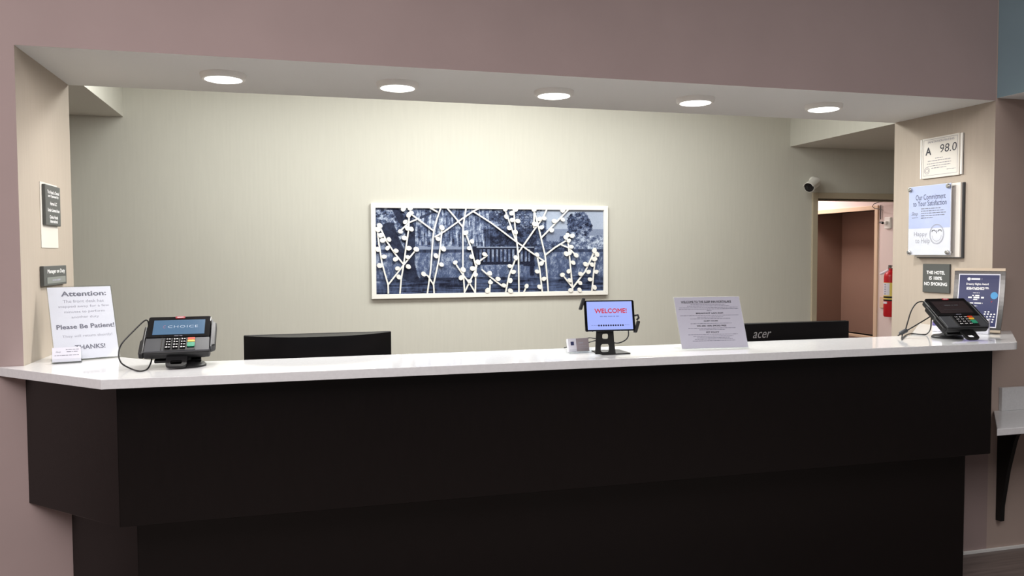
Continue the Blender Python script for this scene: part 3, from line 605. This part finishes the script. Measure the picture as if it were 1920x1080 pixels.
# ------------------------------------------------------------------ payment terminals
keymesh = {}
def terminal(name, label, loc, yaw, tilt, lit, base_off):
    """loc: on the counter under the lower edge of the face"""
    s = thing(name, label, 'card reader', loc, R_(yaw)); z0 = .055
    Mx = tiltM(tilt, 0, z0); w2, L = .1025, .19
    c, n = math.cos(R_(tilt)), math.sin(R_(tilt))
    surf = lambda u, v, l=0: (u, v*n-l*c, z0+v*c+l*n)
    body = [(-w2-.003, 0), (w2+.003, 0), (w2, L), (-w2, L)]
    MB().prism(body, .0005, .030, 'xz').xf(Mx).build('body', 'black', s, bevel=.008, seg=3, smooth=True)
    MB().prism(rrect(.186, .150, .01, 4, 0, .095), .0302, .046, 'xz').xf(Mx).build('lower_shell', 'black', s, bevel=.004, seg=2)
    MB().prism([(-w2-.001, .004), (w2+.001, .004), (w2-.001, .074), (-w2+.001, .074)], -.003, .004, 'xz').xf(Mx).build('keypad_deck', 'grey_plastic', s, bevel=.002)
    MB().prism(rrect(.203, .114, .007, 4, 0, .132), -.005, .004, 'xz').xf(Mx).build('bezel', 'black_gloss', s, bevel=.001, seg=1)
    sc = MB(); sc.flat = False; MB().box(-.083, .083, -.0062, -.0052, .089, .168).xf(Mx).build('screen', 'screen_blue' if lit else 'screen_off', s)
    P = Print(surf, .0068)
    if lit:
        P.text('CHOICE', .012, .130, w=.098, h=.013, spacing=1.15); P.build('screen_text', 'glow_white', s)
        P = Print(surf, .0068); P.text('C', -.048, .130, w=.008, h=.016); P.build('screen_mark', 'glow_pink', s)
    else:
        P.words(.0, .14, .07, .005, 2); P.words(0, .112, .11, .002, 3); P.build('screen_text', 'grey_plastic', s)
    MB().prism(rrect(.032, .011, .004, 3, 0, .183), -.0064, -.0045, 'xz').xf(Mx).build('badge', 'badge_red', s)
    P = Print(surf, .0068); P.text('HYPER', 0, .183, w=.018, h=.004, bold=0.012) if False else P.bar(-.010, .010, .183, .003); P.build('badge_mark', 'ink_white', s)
    P = Print(surf, .0054); P.words(0, .081, .026, .003, 5); P.build('maker_mark', 'ink_mid', s)
    # keypad: recessed black pad with single keys
    MB().prism(rrect(.100, .066, .005, 3, .008, .038), -.0045, -.0028, 'xz').xf(Mx).build('key_pad', 'black', s)
    if 'k' not in keymesh:
        o = MB().prism(rrect(.0185, .0105, .002, 2), -.0028, 0, 'xz').build('key', 'black_gloss', None); keymesh['k'] = o.data
        keymesh['g'] = MB().prism(rrect(.024, .022, .003, 2), -.003, 0, 'xz').build('key', 'green_key', None).data
        keymesh['r'] = MB().prism(rrect(.023, .010, .002, 2), -.003, 0, 'xz').build('key', 'red_key', None).data
        keymesh['y'] = MB().prism(rrect(.023, .010, .002, 2), -.003, 0, 'xz').build('key', 'yellow_key', None).data
        for o_ in [x for x in COL.objects if x.name.startswith('key') and x.parent is None and x.type == 'MESH']: bpy.data.objects.remove(o_)
    def key(k, u, v, nm='key'):
        o = bpy.data.objects.new('key', keymesh[k]); COL.objects.link(o); o.parent = s; o.location = surf(u, v, .0046); o.rotation_euler = (R_(-tilt), 0, 0)
    P = Print(surf, .0079)
    for r in range(4):
        for q_ in range(3):
            u, v = -.029+.0235*q_, .0615-.0142*r; key('k', u, v); P.text('123456789*0#'[r*3+q_], u-.004, v, h=.0065, bold=0.012); P.bar(u+.001, u+.007, v, .003)
    P.build('key_legends', 'ink_white', s)
    key('r', .0435, .0625); key('y', .0435, .0500); key('g', .0435, .0310)
    MB().box(-.0505, -.0475, -.0055, -.003, .008, .071).xf(Mx).build('card_guide', 'silver', s)
    # card swipe rail and side grip
    MB().prism([(w2+.002, .02), (w2+.018, .03), (w2+.019, .150), (w2+.002, .165)], -.004, .026, 'xz').xf(Mx).build('swipe_rail', 'black', s, bevel=.004)
    MB().box(w2+.0025, w2+.0065, -.0065, .006, .015, .168).xf(Mx).build('swipe_slot_edge', 'grey_plastic', s, bevel=.001, seg=1)
    MB().prism([(-w2-.018, .005), (-w2-.002, .002), (-w2-.002, .15), (-w2-.010, .15), (-w2-.012, .08), (-w2-.018, .07)], .004, .028, 'xz').xf(Mx).build('side_grip', 'black', s, bevel=.004)
    MB().prism([(-.075, .012), (.075, .012), (.065, .13), (-.065, .13)], .0462, .058, 'xz').xf(Mx).build('mount_plate', 'black', s, bevel=.003)
    # pull tab loop below the front edge
    outer = rrect(.066, .078, .016, 5, .0, -.012); inner = rrect(.036, .020, .006, 5, .0, -.030)
    tb = MB(); k = len(outer)
    for y in (.018, .027):
        tb.add([(a, y, b2) for a, b2 in outer]+[(a, y, b2) for a, b2 in inner], [(i, (i+1) % k, k+(i+1) % k, k+i) for i in range(k)])
    tb.add([], []);
    tb.f += [(i, (i+1) % k, 2*k+(i+1) % k, 2*k+i) for i in range(k)] + [(k+i, k+(i+1) % k, 3*k+(i+1) % k, 3*k+i) for i in range(k)]; tb.mi += [0]*(2*k)
    tb.xf(Mx).build('pull_tab', 'black', s, smooth=False)
    # stand
    bx, by = base_off; cv = .085
    top_ = Vector((0, cv*n+.055*c, z0+cv*c-.055*n))
    MB().tube([(bx, by, .012), (bx, by, .034), (top_.x*.5+bx*.5, (top_.y+by)/2, max(.046, top_.z-.02)), top_], [.022, .020, .022, .026], 16).build('stand_neck', 'black', s, smooth=True)
    MB().lathe([(.064, 0), (.064, .006), (.056, .013), (.030, .017), (.022, .022)], 36, (bx, by, 0)).build('base_disc', 'black', s, smooth=True)
    return s, surf
def cable(parent, pts, r=.0026, name='cable', m='black'):
    inv = parent_matrix(parent).inverted(); P = [inv @ Vector(p) for p in pts]
    # Catmull-Rom smoothing
    out = []
    for i in range(len(P)-1):
        a, b, c, d = P[max(i-1, 0)], P[i], P[i+1], P[min(i+2, len(P)-1)]
        for k in range(6):
            t = k/6; out.append(0.5*((2*b)+(c-a)*t+(2*a-5*b+4*c-d)*t*t+(3*b-a-3*c+d)*t**3))
    out.append(P[-1]); return MB().tube(out, r, 7).build(name, m, parent, smooth=True)
def parent_matrix(o): return Matrix.Translation(o.location) @ Matrix.Rotation(o.rotation_euler.z, 4, 'Z')

tl, sfl = terminal('payment_terminal', 'black card payment terminal with lit blue screen at the left', (0.522, -0.218, H), 2.0, 56.6, True, (.026, .050))
cable(tl, [at(x, y, 1, v) for x, y, v in ((279, 612, -.06), (277, 602, -.07), (270, 602, -.08), (250, 621, -.10), (228, 645, -.12))] + [at(222.5, 665, 1, -.16), at(228, 681, 1, -.2), at(245, 691, 2, H+.003), at(262, 696, 2, H+.003), at(276, 692, 2, H+.003), at(283, 680, 1, -.2), at(285, 668, 1, -.17)])
tr_, sfr = terminal('payment_terminal', 'black card payment terminal with dark screen at the right', (3.705, -0.292, H), -3.0, 53.0, False, (-.012, .112))
yy = -.13
cable(tr_, [at(1736, 568, 1, -.14), at(1728, 565.5, 1, yy), at(1718, 569, 1, yy), at(1709, 582, 1, yy), at(1703, 600, 1, yy), at(1698, 618, 1, yy)], .0028)
cable(tr_, [at(1700, 620, 1, yy), at(1722, 607, 1, yy), at(1744, 593.5, 1, yy), at(1746.5, 590, 1, yy)], .0028)
cable(tr_, [at(1747, 588, 1, yy), at(1746, 600, 1, yy), at(1744.5, 617, 1, yy), at(1738, 626, 2, H+.006), at(1728, 627, 2, H+.003), at(1712, 625.5, 2, H+.003), at(1702, 627, 2, H+.003), at(1694, 632, 2, H+.003), at(1690.5, 637, 2, H+.003), at(1692, 628, 1, yy)], .0028)
cable(tr_, [at(1683.5, 629.3, 1, yy), at(1690, 625, 1, yy)], .0030)
pa, pb = at(1687, 625.5, 1, yy), at(1701, 619, 1, yy)
inv = parent_matrix(tr_).inverted(); MB().tube([inv @ pa, inv @ (pa*.85+pb*.15), inv @ (pa*.15+pb*.85), inv @ pb], [.006, .0095, .0095, .006], 10).build('cable_connector', 'grey_plastic', tr_, smooth=True)

# ------------------------------------------------------------------ monitors behind the counter
def monitor(name, label, loc, w_, ztop, kind):
    s = thing(name, label, 'monitor', loc, 0); h_ = .33 if kind else .34; hz = ztop-loc[2]
    MB().box(-w_/2, w_/2, 0.010, 0.016, hz-h_, hz).build('screen_bezel', 'monitor', s, bevel=.002, seg=1)
    MB().box(-w_/2+.008, w_/2-.008, 0.0162, 0.0168, hz-h_+.02, hz-.008).build('screen', 'screen_off', s)
    if kind == 0:     # bowed rear shell
        N = 24; poly = [(-w_/2, .0098)]+[(w_/2, .0098)]+[(w_/2-w_*k/N, -.052*(1-(abs(1-2*k/N))**2.6)+.004) for k in range(N+1)]
        poly = [(-w_/2, .0098)] + [(-w_/2+w_*k/N, .006-.125*(1-abs(2*k/N-1)**2.4)) for k in range(N+1)] + [(w_/2, .0098)]
        MB().prism(poly, hz-h_+.01, hz-.002).build('rear_shell', 'monitor', s, smooth=True)
    else:
        MB().box(-w_/2+.001, w_/2-.001, -.012, .0098, hz-h_+.004, hz-.001).build('rear_shell', 'monitor', s, bevel=.003)
        p = Print(lambda u, v, l=0: (u, -.012-l, v), .0007); p.text('acer', -w_/2+.108, hz-.055, w=.098, h=.030, shear=.35); p.build('lettering', mat('logo_grey', srgb(150, 150, 150), .4), s)
    MB().box(-.03, .03, -.035, .01, 0.012, hz-h_+.10).build('stand_neck', 'black', s, bevel=.004)
    MB().lathe([(.11, 0), (.11, .008), (.05, .014)], 30).build('stand_base', 'black', s, smooth=True)
    return s
a, b = at(457, 629, 1, .26), at(733, 620.5, 1, .26)
monitor('computer_monitor', 'black monitor with bowed back, behind counter right of left terminal', ((a.x+b.x)/2, .25, .75), b.x-a.x, (a.z+b.z)/2, 0)
a, b = at(1391, 608.5, 1, .24), at(1592.5, 600, 1, .24)
monitor('computer_monitor', 'flat black monitor with silver acer lettering behind the counter', ((a.x+b.x)/2, .252, .75), b.x-a.x, (a.z+b.z)/2, 1)

# ------------------------------------------------------------------ tablet and its stand
tx, ty = 2.041, -0.322; TK = .957; TZ = 1.161-H
s = thing('tablet_stand', 'black metal tablet stand with corner clamps on the counter', 'stand', (tx, ty, H))
MB().prism(rrect(.116, .122, .008, 4, .031, .076), 0.0005, .0045).build('base_plate', 'black_metal', s)
def plate(outer, holes, y0, y1, name, Mx=None):
    """flat plate outline in x-z with holes, extruded from y0 to y1"""
    bm = bmesh.new(); es = []
    for lp in [outer]+holes:
        vs = [bm.verts.new((a, y0, b)) for a, b in lp]
        es += [bm.edges.new((vs[i], vs[(i+1) % len(vs)])) for i in range(len(vs))]
    bmesh.ops.triangle_fill(bm, edges=es, use_beauty=True)
    r = bmesh.ops.extrude_face_region(bm, geom=bm.faces[:])
    bmesh.ops.translate(bm, verts=[v for v in r['geom'] if isinstance(v, bmesh.types.BMVert)], vec=(0, y1-y0, 0))
    bmesh.ops.recalc_face_normals(bm, faces=bm.faces[:])
    if Mx: bm.transform(Mx)
    me = bpy.data.meshes.new(name); bm.to_mesh(me); bm.free(); me.materials.append(M['black_metal'])
    o = bpy.data.objects.new(name, me); COL.objects.link(o); o.parent = s; return o
outer = [(-.055, 0), (.026, 0), (.019, .05), (.016, .098), (-.050, .098), (-.053, .05)]
plate(outer, [rrect(.034, .030, .008, 4, -.017, .022), rrect(.024, .019, .006, 4, -.016, .066)], .0, .005, 'upright', tiltM(0, .014, .0046))
tilt_t = 13.7; yaw_t = -7.0
Ms = Matrix.Rotation(R_(yaw_t), 4, 'Z') @ tiltM(tilt_t, 0, TZ) @ Matrix.Scale(TK, 4)
MB().box(-.05, .05, .0105, .016, .02, .10).xf(Ms).build('back_bracket', 'black_metal', s, bevel=.002, seg=1)
MB().tube([(-.015, .022, .094), (-.010, .026, .12)], .009, 12).build('swivel_joint', 'black_metal', s)
MB().box(-.006, .006, -.003, .016, -.022, .026).xf(Ms @ Matrix.Translation((-.1075, 0, .108)) @ Matrix.Rotation(R_(20), 4, 'Y')).build('corner_clamp', 'black_metal', s, bevel=.002, seg=1)
MB().box(-.006, .006, -.003, .016, -.024, .024).xf(Ms @ Matrix.Translation((.1075, 0, .016)) @ Matrix.Rotation(R_(20), 4, 'Y')).build('corner_clamp', 'black_metal', s, bevel=.002, seg=1)
MB().tube([Ms @ Vector(p) for p in ((.080, .015, .060), (.103, .014, .062), (.117, .012, .064), (.119, .010, .052), (.110, .008, .044))], .004, 8).build('clamp_hook', 'black_metal', s)
t = thing('tablet', 'tablet showing a red WELCOME! on a lavender screen', 'tablet', (tx, ty, H+TZ), R_(yaw_t))
Mt = tiltM(tilt_t, 0, 0) @ Matrix.Scale(TK, 4)
MB().prism(rrect(.200, .122, .006, 4, 0, .061), 0, .009, 'xz').xf(Mt).build('body', 'black_gloss', t, bevel=.001, seg=1)
MB().box(-.0905, .0905, -.0008, -.0001, .006, .117).xf(Mt).build('screen', 'screen_lav', t)
_sf = tilt_surf(tilt_t); sf = lambda u, v, l=0: _sf(u*TK, v*TK, l)
p = Print(sf, .0014); p.text('WELCOME!', 0.004, .080, w=.128, h=.0175, bold=.025); p.build('screen_text', 'glow_red', t)
p = Print(sf, .0014); p.words(.0, .058, .08, .004, 3); p.words(-.062, .023, .028, .002, 7); p.words(.068, .024, .02, .002, 8); p.build('screen_small_text', 'screen_grey', t)
p = Print(sf, .0014)
for k in range(11): p.poly(circ(.0036, 10, -.046+.0096*k, .0225))
p.build('screen_dots', 'screen_ink', t)
yc = -.288
cable(t, [at(1178, 618, 1, -.30), at(1178, 630, 1, yc), at(1172, 638, 1, yc), at(1160, 643, 1, yc), at(1148, 642, 1, yc), at(1130, 638, 1, yc), at(1118, 638.5, 1, yc), at(1106, 641.5, 1, -.19), at(1080, 648, 1, -.165), at(1058, 652, 2, H+.003)], .0024)
cable(t, [at(1134, 636, 1, yc), at(1116, 634.5, 1, -.25), at(1106, 633.5, 1, -.19), at(1097, 635, 1, -.17)], .0024)

# ------------------------------------------------------------------ award frame and white box at the right end
def award():
    w_, h_, tilt = .215, .31, 16.5; s = thing('award_frame', 'silver curved glass frame holding a navy Dreamy Nights Award print', 'frame', (3.994, -.03, H), R_(-58))
    c, n = math.cos(R_(tilt)), math.sin(R_(tilt)); z00 = .004
    def sf(u, v, l=0):
        bow = .016*(1-(2*v/h_-1)**2); l2 = l-bow
        return (u, v*n-l2*c, z00+v*c+l2*n)
    def sheet(u0, u1, v0, v1, l0, l1, name, m, N=14):
        mb = MB(); vs = []; fs = []
        for k in range(N+1):
            v = v0+(v1-v0)*k/N; vs += [sf(u0, v, l1), sf(u1, v, l1), sf(u1, v, l0), sf(u0, v, l0)]
        for k in range(N):
            for q in range(4): fs.append((4*k+q, 4*k+(q+1) % 4, 4*k+4+(q+1) % 4, 4*k+4+q))
        fs += [(0, 1, 2, 3), tuple(4*N+q for q in (3, 2, 1, 0))]
        mb.add(vs, fs); return mb.build(name, m, s)
    sheet(-w_/2, w_/2, .012, h_-.012, -.008, 0, 'glass_panel', 'silver')
    b = .020; sheet(-w_/2+b, w_/2-b, .024, h_-.026, .0002, .0010, 'white_border', 'paper')
    sheet(-w_/2+b+.004, w_/2-b-.004, .029, h_-.031, .0011, .0016, 'print', 'navy')
    sheet(-w_/2, w_/2, h_-.0125, h_, -.012, .005, 'top_rail', 'champagne', 2); sheet(-w_/2, w_/2, 0, .0125, -.012, .005, 'bottom_rail', 'champagne', 2)
    MB().prism([(-.06, .015), (.06, .015), (.045, .10), (-.045, .10)], 0.0005, .004).build('foot', 'silver', s)
    p = Print(sf, .0022); v0 = h_-.031; pw = w_-2*b-.008; x0 = -pw/2
    p.poly(circ(.0075, 16, x0+pw*.24, h_*.835)); p.words(x0+pw*.30, h_*.835, pw*.27, .008, 5, 'l'); p.text('Dreamy Nights Award', x0+pw*.46, h_*.755, w=pw*.56, h=.0125, bold=0.012)
    for k, (v, a, l_) in enumerate(((.705, .19, .56), (.69, .19, .57), (.675, .19, .46))): p.words(x0+pw*a, h_*v, pw*l_, .0035, k, 'l')
    for k, (v, l_, hh_) in enumerate(((.62, .17, .003), (.58, .2, .005), (.548, .40, .008), (.515, .13, .004), (.46, .36, .005), (.415, .1, .003))): p.words(x0+pw*.45, h_*v, pw*l_, hh_, 30+k)
    rnd = random.Random(5)
    for r in range(5):
        for q in range(4-(r == 0)*2):
            p.poly(circ(.0042, 8, x0+pw*(.72+.08*q-.012*r), h_*(.325-.038*r)+rnd.uniform(-.002, .002), .0036))
    p.build('lettering', 'ink_white', s)
    p = Print(sf, .0022); p.poly(circ(.0150, 24, x0+pw*.90, h_*.585, .0175)); p.build('balloon_print', 'balloon', s)
    p = Print(sf, .0022); p.poly([(x0+pw*.83, h_*.50), (x0+pw*.845, h_*.475), (x0+pw*.875, h_*.505), (x0+pw*.85, h_*.49)]); p.build('basket_print', 'red', s)
award()
o = thing('white_box', 'low white box with a purple band behind the right terminal', 'box', (3.994-.045*.85-.0465*.53, -.03-.045*.53+.0465*.85, H), R_(-58))
MB().box(-.1185, .1185, -.010, .016, .0005, .070).build('carton', 'paper', o, bevel=.0015, seg=1)
MB().box(-.119, .119, -.0106, -.0095, .028, .048).build('purple_band', 'purple', o)

# ------------------------------------------------------------------ side ledge on the right with its bracket
s = thing('wall_ledge', 'white side ledge with backsplash right of the desk', 'shelf', (4.6, 0, .655))
MB().prism([(3.825-4.6, -.33), (5.4-4.6, -.33), (5.4-4.6, -.001), (4.150-4.6, -.001)], 0, .030).build('slab', 'quartz', s, bevel=.002, seg=1)
MB().box(4.178-4.6, 5.4-4.6, -.020, -.001, .0302, .142).build('backsplash', 'quartz', s, bevel=.001, seg=1)
for xb in (4.175, 5.2):
    prof = [(-.001, -.505), (-.030, -.505), (-.032, -.43), (-.060, -.25), (-.095, -.10), (-.105, -.072), (-.122, -.052), (-.145, -.042), (-.290, -.030), (-.290, -.001), (-.001, -.001)]
    MB().prism([(a, b) for a, b in prof], xb-4.6, xb-4.6+.022, 'yz').build('bracket', 'black_metal', s)

# ------------------------------------------------------------------ pieces of a part go under that part
SUB = {'screen_text': 'screen', 'screen_mark': 'screen', 'screen_small_text': 'screen', 'screen_dots': 'screen', 'badge_mark': 'badge', 'key': 'key_pad', 'key_legends': 'key_pad',
       'maker_mark': 'bezel', 'name_print': 'name_insert', 'heading': 'paper_sheet', 'small_print': ('paper_sheet', 'certificate', 'print_panel'), 'lettering': ('paper_sheet', 'plate', 'print_panel', 'print', 'rear_shell'),
       'grade': 'certificate', 'lavender_field': 'print_panel', 'emblem_print': 'print_panel', 'face_print': 'print_panel', 'card_print': 'card_stack', 'grey_field': 'card_stack', 'emblem': 'card_stack',
       'balloon_print': 'print', 'basket_print': 'print', 'purple_band': 'carton', 'instruction_label': 'label_sleeve', 'pictogram': 'label_sleeve', 'swipe_slot_edge': 'swipe_rail'}
for root in [o for o in COL.objects if o.type == 'EMPTY' and o.parent is None]:
    kids = list(root.children); by = {k.name.split('.')[0]: k for k in kids}
    for k in kids:
        t_ = SUB.get(k.name.split('.')[0])
        for n_ in ((t_,) if isinstance(t_, str) else (t_ or ())):
            if n_ in by and by[n_] is not k: k.parent = by[n_]; break
